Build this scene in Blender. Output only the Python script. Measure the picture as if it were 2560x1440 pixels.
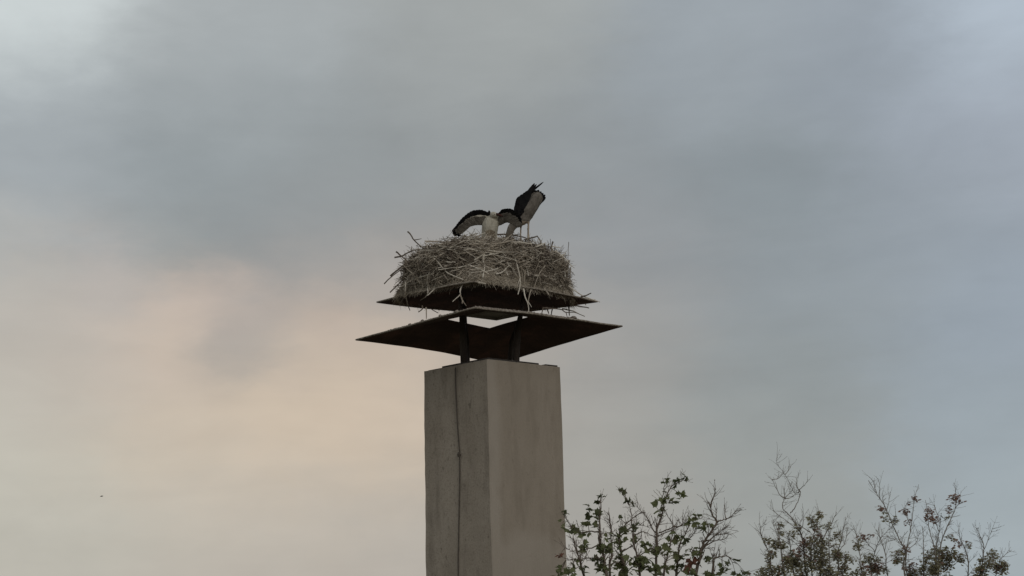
import bpy, bmesh, math, random
from mathutils import Vector, Matrix, noise
from mathutils.bvhtree import BVHTree
random.seed(7)
R = math.radians
for o in list(bpy.data.objects): bpy.data.objects.remove(o, do_unlink=True)
scene = bpy.context.scene
col = scene.collection

# ------------------------------------------------------------------ camera
F, CX, CY = 3500.0, 1280.0, 720.0                 # focal length and centre in photo pixels
CAM = Vector((0, 0, 8.846)); PITCH = 12.5; ROLL = -1.5
CROT = Matrix.Rotation(R(90 + PITCH), 4, 'X') @ Matrix.Rotation(R(ROLL), 4, 'Z')
cd = bpy.data.cameras.new('camera'); cam = bpy.data.objects.new('camera', cd); col.objects.link(cam)
cam.matrix_world = Matrix.Translation(CAM) @ CROT
cd.sensor_width = 36; cd.lens = F / 2560 * 36; cd.clip_start = 0.1; cd.clip_end = 8000
scene.camera = cam
C3 = CROT.to_3x3()
def ray(px, py): return (C3 @ Vector(((px - CX) / F, (CY - py) / F, -1))).normalized()
def at(px, py, Y):                                  # the point seen at a photo pixel on the upright plane y = Y
    d = ray(px, py); return CAM + d * (Y / d.y)
def proj(p):
    q = C3.transposed() @ (Vector(p) - CAM); return CX + F * q.x / -q.z, CY - F * q.y / -q.z
def zat(x, y, py):                                  # height over ground point (x, y) that is seen on photo row py
    lo, hi = 0.0, 30.0
    for _ in range(40):
        m = (lo + hi) / 2
        if proj((x, y, m))[1] > py: lo = m
        else: hi = m
    return (lo + hi) / 2
def lin(r, g, b):
    f = lambda c: (c / 255) / 12.92 if c <= 10 else (((c / 255) + .055) / 1.055) ** 2.4
    return (f(r), f(g), f(b))

# ------------------------------------------------------------------ world: thick evening cloud over a clear sky
SUN_AZ, SUN_EL = 152.0, 26.0                        # behind the camera, to the right, veiled by cloud
w = bpy.data.worlds.new('World'); scene.world = w; w.use_nodes = True
nt = w.node_tree; nt.nodes.clear(); N = nt.nodes; L = nt.links
def nd(t, **k):
    n = N.new(t)
    for a, b in k.items(): setattr(n, a, b)
    return n
def mth(op, a, b=None, c=None):
    n = nd('ShaderNodeMath', operation=op)
    for i, v in enumerate((a, b, c)):
        if v is None: continue
        if isinstance(v, (int, float)): n.inputs[i].default_value = v
        else: L.new(v, n.inputs[i])
    return n.outputs[0]
def noise_tex(vec, scale, detail, rough, dist=0.0):
    n = nd('ShaderNodeTexNoise'); L.new(vec, n.inputs['Vector'])
    n.inputs['Scale'].default_value = scale; n.inputs['Detail'].default_value = detail
    n.inputs['Roughness'].default_value = rough; n.inputs['Distortion'].default_value = dist
    return n
tc = nd('ShaderNodeTexCoord'); sp = nd('ShaderNodeSeparateXYZ'); L.new(tc.outputs['Generated'], sp.inputs[0])
az = mth('ARCTAN2', sp.outputs[0], sp.outputs[1]); el = mth('ARCSINE', sp.outputs[2])
K = 180 / math.pi
azd = mth('MULTIPLY', az, K); eld = mth('MULTIPLY', el, K)
cb = nd('ShaderNodeCombineXYZ'); L.new(azd, cb.inputs[0]); L.new(mth('MULTIPLY', eld, 2.1), cb.inputs[1])
wn = noise_tex(cb.outputs[0], 0.16, 4, 0.5)         # wind warps the cloud masses
ws = nd('ShaderNodeSeparateColor'); L.new(wn.outputs['Color'], ws.inputs[0])
wf = noise_tex(cb.outputs[0], 0.45, 5, 0.6); wfs = nd('ShaderNodeSeparateColor'); L.new(wf.outputs['Color'], wfs.inputs[0])   # and frays their edges
azw = mth('ADD', azd, mth('MULTIPLY', mth('SUBTRACT', ws.outputs[0], .5), 2.6))
azw = mth('ADD', azw, mth('MULTIPLY', mth('SUBTRACT', wfs.outputs[0], .5), 2.3))
elw = mth('ADD', eld, mth('MULTIPLY', mth('SUBTRACT', ws.outputs[1], .5), 1.7))
elw = mth('ADD', elw, mth('MULTIPLY', mth('SUBTRACT', wfs.outputs[1], .5), 1.6))
SKY = [  # cloud masses: direction (as seen in the photo), colour
 (20, 40, 203, 210, 210), (560, 60, 168, 173, 174), (1250, 90, 160, 164, 163), (1900, 60, 158, 164, 171), (2540, 50, 176, 185, 197),
 (120, 330, 160, 166, 169), (600, 250, 153, 159, 161), (1150, 240, 153, 157, 157), (1750, 200, 150, 155, 161), (2120, 130, 147, 153, 162, 2.4, 1.5), (2480, 340, 157, 163, 174),
 (60, 500, 156, 163, 167), (480, 470, 141, 148, 150), (950, 440, 143, 148, 149), (1400, 400, 142, 147, 149), (1900, 450, 137, 143, 148), (2300, 560, 146, 152, 160),
 (60, 690, 180, 176, 169), (700, 640, 146, 148, 148), (1150, 640, 150, 149, 147), (1600, 620, 145, 148, 150), (2050, 720, 144, 149, 154), (2500, 760, 152, 160, 171),
 (60, 880, 186, 180, 170), (300, 860, 187, 175, 164), (830, 820, 186, 171, 157, 2.2, 1.2), (980, 830, 180, 168, 156),
 (560, 990, 199, 183, 165), (820, 970, 209, 191, 168, 2.6, 1.4), (1000, 960, 200, 183, 165), (1250, 850, 168, 162, 154), (1550, 880, 155, 154, 151), (1950, 980, 143, 147, 149), (2400, 1000, 148, 155, 163),
 (80, 1150, 190, 186, 174), (450, 1130, 197, 185, 168), (850, 1140, 194, 180, 163), (1500, 1130, 158, 156, 150), (1950, 1150, 150, 151, 149), (2500, 1150, 155, 163, 170),
 (150, 1370, 181, 178, 169), (600, 1330, 182, 176, 167), (950, 1350, 177, 171, 163), (1500, 1330, 163, 160, 155), (2000, 1300, 152, 154, 154), (2500, 1350, 160, 168, 174)]
# lower edge of the dark cloud bank on the left, and the brighter break below it
SKY += [(x, y, r, g, b, 1.15, 2.0) for x, y, r, g, b in [(20, 590, 172, 175, 174), (170, 570, 158, 163, 165), (340, 590, 149, 154, 155), (410, 650, 150, 153, 151), (540, 650, 147, 150, 149), (700, 670, 148, 149, 148), (880, 690, 155, 153, 150), (1060, 700, 156, 153, 149),
  (90, 670, 186, 180, 171), (250, 660, 186, 176, 168), (310, 740, 178, 172, 166), (450, 740, 199, 182, 168), (570, 735, 194, 177, 164), (640, 780, 172, 164, 157), (700, 760, 178, 167, 158), (830, 800, 186, 170, 157), (420, 850, 200, 184, 168), (580, 870, 160, 156, 151), (650, 840, 158, 154, 149), (740, 900, 190, 176, 161)]]
def vm(op, *a):
    n = nd('ShaderNodeVectorMath', operation=op)
    for i, v in enumerate(a):
        if isinstance(v, tuple): n.inputs[i].default_value = v
        else: L.new(v, n.inputs[i])
    return n
azk = mth('MAXIMUM', mth('MINIMUM', azw, 21.5), -21.5); elk = mth('MAXIMUM', mth('MINIMUM', elw, 25.0), 0.0)
cv = nd('ShaderNodeCombineXYZ'); L.new(azk, cv.inputs[0]); L.new(mth('MULTIPLY', elk, 1.35), cv.inputs[1])
def sstep(v, a, b):
    n = nd('ShaderNodeMapRange', interpolation_type='SMOOTHSTEP'); n.inputs[1].default_value = a; n.inputs[2].default_value = b; L.new(v, n.inputs[0]); return n.outputs[0]
even = mth('MULTIPLY_ADD', mth('MAXIMUM', sstep(mth('ABSOLUTE', azd), 24, 85), sstep(eld, 27, 60)), 3.0, .004)
acc = sw = None
base = lin(160, 161, 160)                           # the deck goes on evenly all round, beyond the masses in view
sw = None
for px, py, r, g, b, *o in SKY:
    d = ray(px, py); a0 = math.atan2(d.x, d.y) * K; e0 = math.asin(d.z) * K
    ds = vm('DISTANCE', cv.outputs[0], (a0, e0 * 1.35, 0)).outputs['Value']
    sg = o[0] if o else 2.7
    wt = mth('POWER', math.e ** (-.5 / sg ** 2), mth('MULTIPLY', ds, ds))
    if o: wt = mth('MULTIPLY', wt, o[1])
    c = lin(r - (1 if px > 1700 else 0), g + (1 if px > 1700 else 0), b)
    acc = vm('MULTIPLY_ADD', wt, c, vm('MULTIPLY', even, base).outputs[0]).outputs[0] if acc is None else vm('MULTIPLY_ADD', wt, c, acc).outputs[0]
    sw = mth('ADD', wt, even) if sw is None else mth('ADD', sw, wt)
# streaks and softer billows inside the cloud deck
mp = nd('ShaderNodeMapping'); L.new(cb.outputs[0], mp.inputs[0]); mp.inputs['Rotation'].default_value = (0, 0, R(-26)); mp.inputs['Scale'].default_value = (.075, .23, 1)
n1 = noise_tex(mp.outputs[0], 1.0, 5, .52, .6)
mp2 = nd('ShaderNodeMapping'); L.new(cb.outputs[0], mp2.inputs[0]); mp2.inputs['Rotation'].default_value = (0, 0, R(-34)); mp2.inputs['Scale'].default_value = (.26, .24, 1)
n2 = noise_tex(mp2.outputs[0], 1.0, 6, .55, .3)
gain = mth('ADD', 1.0, mth('ADD', mth('MULTIPLY', mth('SUBTRACT', n1.outputs['Fac'], .5), .14), mth('MULTIPLY', mth('SUBTRACT', n2.outputs['Fac'], .5), .17)))
sw = mth('DIVIDE', gain, sw)
cc = vm('MULTIPLY', acc, sw)
bgc = nd('ShaderNodeBackground'); L.new(cc.outputs[0], bgc.inputs[0]); bgc.inputs[1].default_value = 1.07
sky = nd('ShaderNodeTexSky', sky_type='NISHITA'); sky.sun_disc = False; sky.sun_elevation = R(SUN_EL); sky.sun_rotation = R(SUN_AZ)
bgs = nd('ShaderNodeBackground'); L.new(sky.outputs[0], bgs.inputs[0]); bgs.inputs[1].default_value = 0.055
mx = nd('ShaderNodeMixShader'); mx.inputs[0].default_value = 0.945
L.new(bgs.outputs[0], mx.inputs[1]); L.new(bgc.outputs[0], mx.inputs[2])
wo = nd('ShaderNodeOutputWorld'); L.new(mx.outputs[0], wo.inputs[0])

sd = bpy.data.lights.new('sun', 'SUN'); sd.energy = 0.6; sd.angle = R(25); sd.color = (1, .93, .84)
sun = bpy.data.objects.new('sun', sd); col.objects.link(sun); sun.location = (20, -30, 40)
sv = Vector((math.sin(R(SUN_AZ)) * math.cos(R(SUN_EL)), math.cos(R(SUN_AZ)) * math.cos(R(SUN_EL)), math.sin(R(SUN_EL))))
sun.rotation_euler = sv.to_track_quat('Z', 'Y').to_euler()
vs = scene.view_settings; vs.view_transform = 'Standard'; vs.look = 'None'; vs.exposure = 0; vs.gamma = 1; vs.use_curve_mapping = False

# ------------------------------------------------------------------ materials
def mat(name, c1, c2, scale=6.0, rough=.85, bump=.0, detail=5, c3=None, stretch=(1, 1, 1), metal=0.0, bscale=None, coords='Object', leafy=False):
    m = bpy.data.materials.new(name); m.use_nodes = True; t = m.node_tree; b = t.nodes['Principled BSDF']
    tcn = t.nodes.new('ShaderNodeTexCoord'); mpn = t.nodes.new('ShaderNodeMapping'); mpn.inputs['Scale'].default_value = stretch
    t.links.new(tcn.outputs[coords], mpn.inputs[0])
    n = t.nodes.new('ShaderNodeTexNoise'); n.inputs['Scale'].default_value = scale; n.inputs['Detail'].default_value = detail; n.inputs['Roughness'].default_value = .62
    t.links.new(mpn.outputs[0], n.inputs['Vector'])
    cr = t.nodes.new('ShaderNodeValToRGB'); e = cr.color_ramp.elements
    e[0].position = .3; e[0].color = (*c1, 1); e[1].position = .7; e[1].color = (*c2, 1)
    if c3: k = e.new(.5); k.color = (*c3, 1)
    t.links.new(n.outputs['Fac'], cr.inputs[0]); t.links.new(cr.outputs[0], b.inputs['Base Color'])
    b.inputs['Roughness'].default_value = rough; b.inputs['Metallic'].default_value = metal
    b.inputs['Specular IOR Level'].default_value = .25
    if bump:
        n2 = t.nodes.new('ShaderNodeTexNoise'); n2.inputs['Scale'].default_value = bscale or scale * 4; n2.inputs['Detail'].default_value = 6
        t.links.new(mpn.outputs[0], n2.inputs['Vector'])
        bp = t.nodes.new('ShaderNodeBump'); bp.inputs['Strength'].default_value = bump; bp.inputs['Distance'].default_value = .02
        t.links.new(n2.outputs['Fac'], bp.inputs['Height']); t.links.new(bp.outputs[0], b.inputs['Normal'])
    if leafy:                                       # light passes through the blade
        tr = t.nodes.new('ShaderNodeBsdfTranslucent'); t.links.new(cr.outputs[0], tr.inputs[0]); ms = t.nodes.new('ShaderNodeMixShader'); ms.inputs[0].default_value = .5
        t.links.new(b.outputs[0], ms.inputs[1]); t.links.new(tr.outputs[0], ms.inputs[2]); t.links.new(ms.outputs[0], t.nodes['Material Output'].inputs[0])
    return m
def wall_mat(name, base, dark, light, grain, streak, patch=None):
    m = bpy.data.materials.new(name); m.use_nodes = True; t = m.node_tree; b = t.nodes['Principled BSDF']; lk = t.links.new
    tcn = t.nodes.new('ShaderNodeTexCoord')
    def nz(scale, st, detail=6, rough=.6):
        mpn = t.nodes.new('ShaderNodeMapping'); mpn.inputs['Scale'].default_value = st; lk(tcn.outputs['Object'], mpn.inputs[0])
        n = t.nodes.new('ShaderNodeTexNoise'); n.inputs['Scale'].default_value = scale; n.inputs['Detail'].default_value = detail; n.inputs['Roughness'].default_value = rough
        lk(mpn.outputs[0], n.inputs['Vector']); return n.outputs['Fac']
    def ramp(fac, p0, p1):
        r = t.nodes.new('ShaderNodeMapRange'); r.inputs['From Min'].default_value = p0; r.inputs['From Max'].default_value = p1; lk(fac, r.inputs['Value']); return r.outputs[0]
    def mix(fac, a, bb, f=1.0):
        x = t.nodes.new('ShaderNodeMix'); x.data_type = 'RGBA'
        mm = t.nodes.new('ShaderNodeMath'); mm.operation = 'MULTIPLY'; lk(fac, mm.inputs[0]); mm.inputs[1].default_value = f; lk(mm.outputs[0], x.inputs[0])
        for i, v in ((6, a), (7, bb)):
            if isinstance(v, tuple): x.inputs[i].default_value = (*v, 1)
            else: lk(v, x.inputs[i])
        return x.outputs[2]
    c = mix(ramp(nz(1.3, (1, 1, .6)), .35, .7), base, light, .7)            # trowelled clouds
    c = mix(ramp(nz(5, (1, 1, .22)), .5, .78), c, dark, streak)             # run-off streaks
    c = mix(ramp(nz(38, (1, 1, 1), 4, .7), .52, .72), c, dark, grain)       # sand grain
    c = mix(ramp(nz(90, (1, 1, 1), 2, .6), .62, .74), c, light, grain * .8)
    c = mix(ramp(nz(14, (1, 1, .6), 3, .5), .66, .72), c, dark, .55 * grain / .5)  # pits
    if patch:                                       # newer, paler coat along the corner and low down, with a wavering edge
        (ox, oy), (ex, ey), zlow, pc = patch
        sx = t.nodes.new('ShaderNodeSeparateXYZ'); lk(tcn.outputs['Object'], sx.inputs[0])
        def ma(op, a, bb):
            n = t.nodes.new('ShaderNodeMath'); n.operation = op
            for i, v in ((0, a), (1, bb)):
                if isinstance(v, (int, float)): n.inputs[i].default_value = v
                else: lk(v, n.inputs[i])
            return n.outputs[0]
        u = ma('ADD', ma('MULTIPLY', ma('SUBTRACT', sx.outputs[0], ox), ex), ma('MULTIPLY', ma('SUBTRACT', sx.outputs[1], oy), ey))
        wv = ma('MULTIPLY', ma('SUBTRACT', nz(2.2, (1, 1, .5), 4), .5), .34)
        m1 = ramp(ma('ADD', u, wv), .20, .10); m2 = ramp(ma('ADD', sx.outputs[2], ma('MULTIPLY', wv, 1.5)), zlow + .12, zlow - .05)
        c = mix(ma('MAXIMUM', m1, m2), c, pc, .5)
    lk(c, b.inputs['Base Color']); b.inputs['Roughness'].default_value = .92; b.inputs['Specular IOR Level'].default_value = .15
    bp = t.nodes.new('ShaderNodeBump'); bp.inputs['Strength'].default_value = .25 + grain * .5; bp.inputs['Distance'].default_value = .012
    lk(nz(45, (1, 1, 1), 6, .7), bp.inputs['Height']); lk(bp.outputs[0], b.inputs['Normal'])
    return m
M = {}
M['cement'] = wall_mat('weathered_cement', (.305, .264, .217), (.15, .128, .103), (.42, .372, .315), .65, .75)
M['rust'] = mat('rusted_sheet', (.042, .024, .020), (.15, .074, .060), 2.6, .8, .25, c3=(.072, .040, .034))
M['rusttop'] = mat('lichened_sheet', (.16, .135, .115), (.46, .42, .36), 22, .9, .4, c3=(.26, .22, .19))
M['steel'] = mat('dark_steel', (.045, .036, .03), (.085, .065, .054), 9, .7, .2)
M['rim'] = mat('lichened_rim', (.12, .10, .085), (.46, .42, .36), 26, .9, .4, c3=(.27, .235, .195))
M['plate'] = mat('bitumen_plate', (.035, .032, .03), (.07, .062, .056), 12, .85, .3)
M['plate2'] = mat('grey_sheet', (.30, .27, .24), (.46, .42, .38), 10, .8, .2)
M['wire'] = mat('dull_wire', (.06, .052, .043), (.11, .095, .08), 20, .7)
M['core'] = mat('packed_nest', (.08, .06, .045), (.33, .265, .20), 9, .95, .9, c3=(.19, .15, .11))
M['straw'] = mat('dry_straw', (.36, .315, .25), (.55, .49, .40), 12, .9)
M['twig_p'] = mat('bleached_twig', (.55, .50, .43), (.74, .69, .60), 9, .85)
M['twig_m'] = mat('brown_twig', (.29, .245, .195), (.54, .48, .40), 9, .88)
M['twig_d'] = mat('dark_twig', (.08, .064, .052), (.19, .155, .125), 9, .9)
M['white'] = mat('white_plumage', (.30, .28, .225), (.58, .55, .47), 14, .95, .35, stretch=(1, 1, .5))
M['shadew'] = mat('shaded_white_plumage', (.075, .066, .057), (.20, .18, .155), 11, .95, .4, stretch=(1, 1, .5))  # white plumage of the bowing bird, its shade put into the colour
M['soiled'] = mat('soiled_plumage', (.14, .11, .075), (.28, .24, .18), 10, .95, .35, stretch=(1, 1, .4))
M['black'] = mat('black_feather', (.006, .006, .007), (.016, .015, .015), 18, .75, .2)
M['black'].node_tree.nodes['Principled BSDF'].inputs['Specular IOR Level'].default_value = .04
M['shadef'] = mat('shaded_white_feather', (.075, .067, .057), (.165, .15, .128), 20, .95, .2)  # white coverts and tail, darkened in colour for the shaded underside
M['leg'] = mat('stork_leg', (.30, .24, .19), (.42, .36, .28), 15, .8)
M['legd'] = mat('stork_leg_dark', (.10, .06, .045), (.2, .15, .11), 15, .8)
M['bill'] = mat('stork_bill', (.03, .012, .010), (.075, .025, .02), 15, .6)
M['eye'] = mat('stork_eye', (.01, .01, .01), (.02, .02, .02), 5, .2)
M['bark'] = mat('twig_bark', (.10, .078, .062), (.21, .17, .14), 18, .9, .3)
M['bark2'] = mat('grey_bark', (.16, .142, .125), (.30, .27, .235), 18, .9, .3)
M['leafA'] = mat('lobed_leaf', (.14, .165, .075), (.26, .28, .14), 3.0, .6, leafy=True)
M['leafA2'] = mat('lobed_leaf_dark', (.085, .10, .05), (.15, .165, .085), 3.0, .6, leafy=True)
M['leafR'] = mat('lobed_leaf_russet', (.20, .09, .065), (.30, .15, .11), 3.0, .7, leafy=True)
M['leafB'] = mat('small_leaf', (.22, .21, .13), (.38, .35, .22), 3.0, .7, leafy=True)
M['leafC'] = mat('small_leaf_russet', (.24, .15, .12), (.38, .25, .20), 3.0, .7, leafy=True)
M['grass'] = mat('meadow', (.08, .075, .045), (.16, .145, .10), .35, 1.0, .4, bscale=6)
M['speck'] = mat('swallow', (.02, .02, .025), (.05, .045, .045), 20, .8)

# ------------------------------------------------------------------ mesh helpers
class MB:
    def __init__(s): s.v = []; s.f = []; s.m = []
    def add(s, vs, fs, mi=0):
        o = len(s.v); s.v += [Vector(p) for p in vs]; s.f += [tuple(i + o for i in f) for f in fs]; s.m += [mi] * len(fs); return s
    def tube(s, pts, rad, seg=5, mi=0, cap=True, ax=None):
        """pts: path; rad: radius, list of radii or list of (ra, rb); ax: fixed direction of ra"""
        pts = [Vector(p) for p in pts]; n = len(pts)
        if isinstance(rad, (int, float)): rad = [rad] * n
        vs, fs = [], []
        ref = None
        for i, p in enumerate(pts):
            t = (pts[min(i + 1, n - 1)] - pts[max(i - 1, 0)])
            if t.length < 1e-7: t = Vector((0, 0, 1))
            t.normalize()
            if ax is not None:
                a = Vector(ax[i] if isinstance(ax, list) else ax)
            else:
                a = ref if ref is not None else (Vector((0, 0, 1)) if abs(t.z) < .8 else Vector((1, 0, 0)))
            a = (a - t * a.dot(t))
            if a.length < 1e-5: a = t.orthogonal()
            a.normalize(); b = t.cross(a); ref = a
            ra, rb = rad[i] if isinstance(rad[i], tuple) else (rad[i], rad[i])
            for k in range(seg):
                an = 2 * math.pi * k / seg
                vs.append(p + a * (ra * math.cos(an)) + b * (rb * math.sin(an)))
        for i in range(n - 1):
            for k in range(seg):
                k2 = (k + 1) % seg
                fs.append((i * seg + k, i * seg + k2, (i + 1) * seg + k2, (i + 1) * seg + k))
        if cap:
            fs.append(tuple(range(seg))[::-1]); fs.append(tuple((n - 1) * seg + k for k in range(seg)))
        return s.add(vs, fs, mi)
    def slab(s, quad, th, mi=0):
        q = [Vector(p) for p in quad]; up = Vector((0, 0, th))
        return s.add(q + [p + up for p in q], [(3, 2, 1, 0), (4, 5, 6, 7)] + [(i, (i + 1) % 4, (i + 1) % 4 + 4, i + 4) for i in range(4)], mi)
    def mesh(s, name, mats, org=Vector((0, 0, 0)), smooth=False):
        me = bpy.data.meshes.new(name)
        me.from_pydata([p - org for p in s.v], [], s.f)
        for m in (mats if isinstance(mats, list) else [mats]): me.materials.append(m)
        me.polygons.foreach_set('material_index', s.m)
        me.polygons.foreach_set('use_smooth', [smooth] * len(s.f))
        me.update(); return me
    def build(s, name, mats, parent=None, smooth=False, **props):
        o = bpy.data.objects.new(name, s.mesh(name, mats, world_loc(parent), smooth)); col.objects.link(o); o.parent = parent
        for k, v in props.items(): o[k] = v
        return o
def world_loc(p):
    v = Vector((0, 0, 0))
    while p is not None: v += p.location; p = p.parent
    return v
def thing(name, label, cat, loc, group=None):
    o = bpy.data.objects.new(name, None); col.objects.link(o); o.location = loc; o.empty_display_size = .2
    o['label'] = label; o['category'] = cat
    if group: o['group'] = group
    return o
def spline(pts, n=4):
    """Catmull-Rom through pts (Vectors of any size as tuples)"""
    pts = [Vector(p) for p in pts]
    if len(pts) < 3: return [pts[0].lerp(pts[-1], i / n) for i in range(n + 1)] if len(pts) == 2 else pts
    out = []
    for i in range(len(pts) - 1):
        p0 = pts[max(i - 1, 0)]; p1 = pts[i]; p2 = pts[i + 1]; p3 = pts[min(i + 2, len(pts) - 1)]
        for k in range(n):
            t = k / n
            out.append(.5 * ((2 * p1) + (p2 - p0) * t + (2 * p0 - 5 * p1 + 4 * p2 - p3) * t * t + (3 * p1 - p0 - 3 * p2 + p3) * t ** 3))
    out.append(pts[-1]); return out
rnd = random.uniform
def rvec(s=1): return Vector((rnd(-s, s), rnd(-s, s), rnd(-s, s)))

# ------------------------------------------------------------------ ground
g = MB(); S = 4000; n = 24
for i in range(n + 1):
    for j in range(n + 1): g.v.append(Vector((-S + 2 * S * i / n, -S + 2 * S * j / n, 0)))
for i in range(n):
    for j in range(n): g.f.append((i * (n + 1) + j, (i + 1) * (n + 1) + j, (i + 1) * (n + 1) + j + 1, i * (n + 1) + j + 1)); g.m.append(0)
g.build('ground', M['grass'], None, kind='structure')

# ------------------------------------------------------------------ chimney
YC = 17.5
def diamond(cx, d, phi):
    c = at(cx, 900, YC); s_, c_ = math.sin(R(phi)), math.cos(R(phi))
    return c.x, {'L': (c.x - d * c_, YC + d * s_), 'R': (c.x + d * c_, YC - d * s_), 'N': (c.x - d * s_, YC - d * c_), 'F': (c.x + d * s_, YC + d * c_)}
XC, ch = diamond(1229, .872, 2.0)
top = {'L': zat(*ch['L'], 929), 'R': zat(*ch['R'], 918), 'N': zat(*ch['N'], 898)}
top['F'] = top['L'] + top['R'] - top['N']
T3 = {k: Vector((*ch[k], top[k])) for k in ch}
def tp(u, v, dz=0):                                 # u from N to L, v from N to R, on the chimney's top
    a = T3['N'].lerp(T3['L'], u); b = T3['R'].lerp(T3['F'], u); p = a.lerp(b, v); p.z += dz; return p
chim = thing('chimney', 'tall square rendered chimney standing corner-on under a rusty two-tiered metal cap', 'chimney', (XC, YC, 0))
M['plaster'] = wall_mat('smooth_plaster', (.295, .255, .208), (.195, .165, .13), (.375, .328, .276), .28, .6, patch=((T3['N'].x - XC, T3['N'].y - YC), ((T3['R'] - T3['N']).normalized().x, (T3['R'] - T3['N']).normalized().y), 9.5, (.385, .345, .30)))
sh = MB(); per = []; SD = 26
order = ['L', 'N', 'R', 'F']; bev = .016
for k in range(4):
    a, b = T3[order[k]], T3[order[(k + 1) % 4]]; e = (b - a).normalized()
    nrm = Vector((e.y, -e.x, 0)).normalized()
    for i in range(SD + 1):
        t = i / SD; p = (a + e * bev).lerp(b - e * bev, t); per.append((p, nrm, k))
LV = 190; NP = len(per)
for j in range(LV + 1):
    t = j / LV
    for (p, nrm, k) in per:
        z = p.z * t
        q = Vector((p.x, p.y, z))
        amp = .009 if k == 0 else .005
        dsp = noise.noise(q * 1.1) * amp * 1.6 + noise.noise(q * 5) * amp * .6 + (noise.noise(q * 21) * .0035 if k == 0 else 0)
        sh.v.append(q + nrm * dsp + (Vector((0, 0, noise.noise(q * 9) * .006)) if j == LV else Vector()))
for j in range(LV):
    for i in range(NP):
        i2 = (i + 1) % NP
        sh.f.append((j * NP + i, j * NP + i2, (j + 1) * NP + i2, (j + 1) * NP + i)); sh.m.append(0 if per[i][2] in (0, 3) and not (per[i2][2] == 1) else 1)
sh.f.append(tuple(LV * NP + i for i in range(NP))); sh.m.append(0)
sh.build('shaft', [M['cement'], M['plaster']], chim, smooth=False)
pl = MB(); pl.slab([tp(.012, .012, .003), tp(.012, .70, .003), tp(.70, .70, .003), tp(.71, .012, .003)], .02); pl.build('base_plate', M['plate'], chim)
pl = MB(); pl.slab([tp(.015, .80, .003), tp(.012, .965, .003), tp(.5, .965, .003), tp(.5, .81, .003)], .018); pl.build('base_plate', M['plate'], chim)
pl = MB(); pl.slab([tp(.74, .03, .003), tp(.74, .6, .003), tp(.96, .6, .003), tp(.95, .03, .003)], .008); pl.build('base_plate', M['plate'], chim)
# lightning conductor down the left face
eL = (T3['N'] - T3['L']); eL.z = 0; eL.normalize(); nL = Vector((eL.y, -eL.x, 0))
def onleft(px, py, off=.010):
    d = ray(px, py); t = (T3['L'] - CAM).dot(nL) / d.dot(nL); return CAM + d * t + nL * off
wp = [onleft(*p) for p in [(1140, 919), (1140, 950), (1142, 1000), (1145, 1060), (1149, 1115), (1150.5, 1137), (1150.5, 1200), (1149, 1290), (1148, 1360), (1147, 1440)]]
lastp = wp[-1].copy(); wp += [Vector((lastp.x, lastp.y, z)) for z in (7.5, 5, 2.5, .05)]
cw = MB(); cw.tube(spline(wp, 4), .0068, 6); cw.build('conductor_wire', M['wire'], chim, smooth=True)
for i, (px, py) in enumerate([(1150.5, 1137)]):
    c = onleft(px, py, .008); cm = MB()
    cm.tube([c - nL * .006, c + nL * .03], [.017, .015], 8); cm.tube([c + Vector((0, 0, .03)) + nL * .014, c - Vector((0, 0, .03)) + nL * .014], [.015, .015], 6)
    cm.build('wire_clamp', M['wire'], chim)

# ------------------------------------------------------------------ sheet metal cap: two hoods on posts
cap = chim
def hood(cx, d, phi, rows, hole, hole_z, name, sag, parent, hphi):
    hx, e = diamond(cx, d, phi)
    P = {k: Vector((*e[k], zat(*e[k], rows[k]))) for k in e}
    hs_, hc_ = math.sin(R(hphi)), math.cos(R(hphi))
    H = {'L': (-hc_, hs_), 'R': (hc_, -hs_), 'N': (-hs_, -hc_), 'F': (hs_, hc_)}
    H = {k: Vector((hx + hole * H[k][0], YC + hole * H[k][1], zat(hx + hole * H[k][0], YC + hole * H[k][1], hole_z[k]) if isinstance(hole_z, dict) else hole_z)) for k in H}
    mb = MB(); NS, NR = 20, 8; tot = 4 * NS
    ring = []
    for k in range(4):
        a, b = order[k], order[(k + 1) % 4]
        for i in range(NS):
            t = i / NS
            o_ = P[a].lerp(P[b], t); h_ = H[a].lerp(H[b], t)
            bow = math.sin(math.pi * t); o_.z += sag.get(a + b, 0) * bow + noise.noise(o_ * 2.3) * .008
            ring.append((o_, h_))
    for th in (0, 1):
        for j in range(NR + 1):
            s = j / NR
            for (o_, h_) in ring:
                p = o_.lerp(h_, s); p.z += .008 * math.sin(math.pi * s) + noise.noise(p * 3.1) * .006 + (.011 if th else 0)
                if th and j == 0: p = p + (o_ - h_).normalized() * 0.0
                mb.v.append(p)
    off = (NR + 1) * tot
    for j in range(NR):
        for i in range(tot):
            i2 = (i + 1) % tot
            mb.f.append((j * tot + i, (j + 1) * tot + i, (j + 1) * tot + i2, j * tot + i2)); mb.m.append(0)
            mb.f.append((off + j * tot + i, off + j * tot + i2, off + (j + 1) * tot + i2, off + (j + 1) * tot + i)); mb.m.append(1)
    for i in range(tot):
        i2 = (i + 1) % tot
        mb.f.append((i, i2, off + i2, off + i)); mb.m.append(1)
        j = NR * tot
        mb.f.append((j + i2, j + i, off + j + i, off + j + i2)); mb.m.append(0)
    o = mb.build(name, [M['rust'], M['rusttop']], parent, smooth=False)
    # rolled rim along the eaves, one bar per side
    for k in range(4):
        pts = [ring[(k * NS + i) % tot][0] + Vector((0, 0, .008)) for i in range(NS + 1)]
        rb_ = MB(); rb_.tube(pts, .011, 6); rb_.build('rolled_rim', M['rim'] if k in (0, 1) else M['rust'], o, smooth=True)
    return o, P, H, ring
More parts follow.
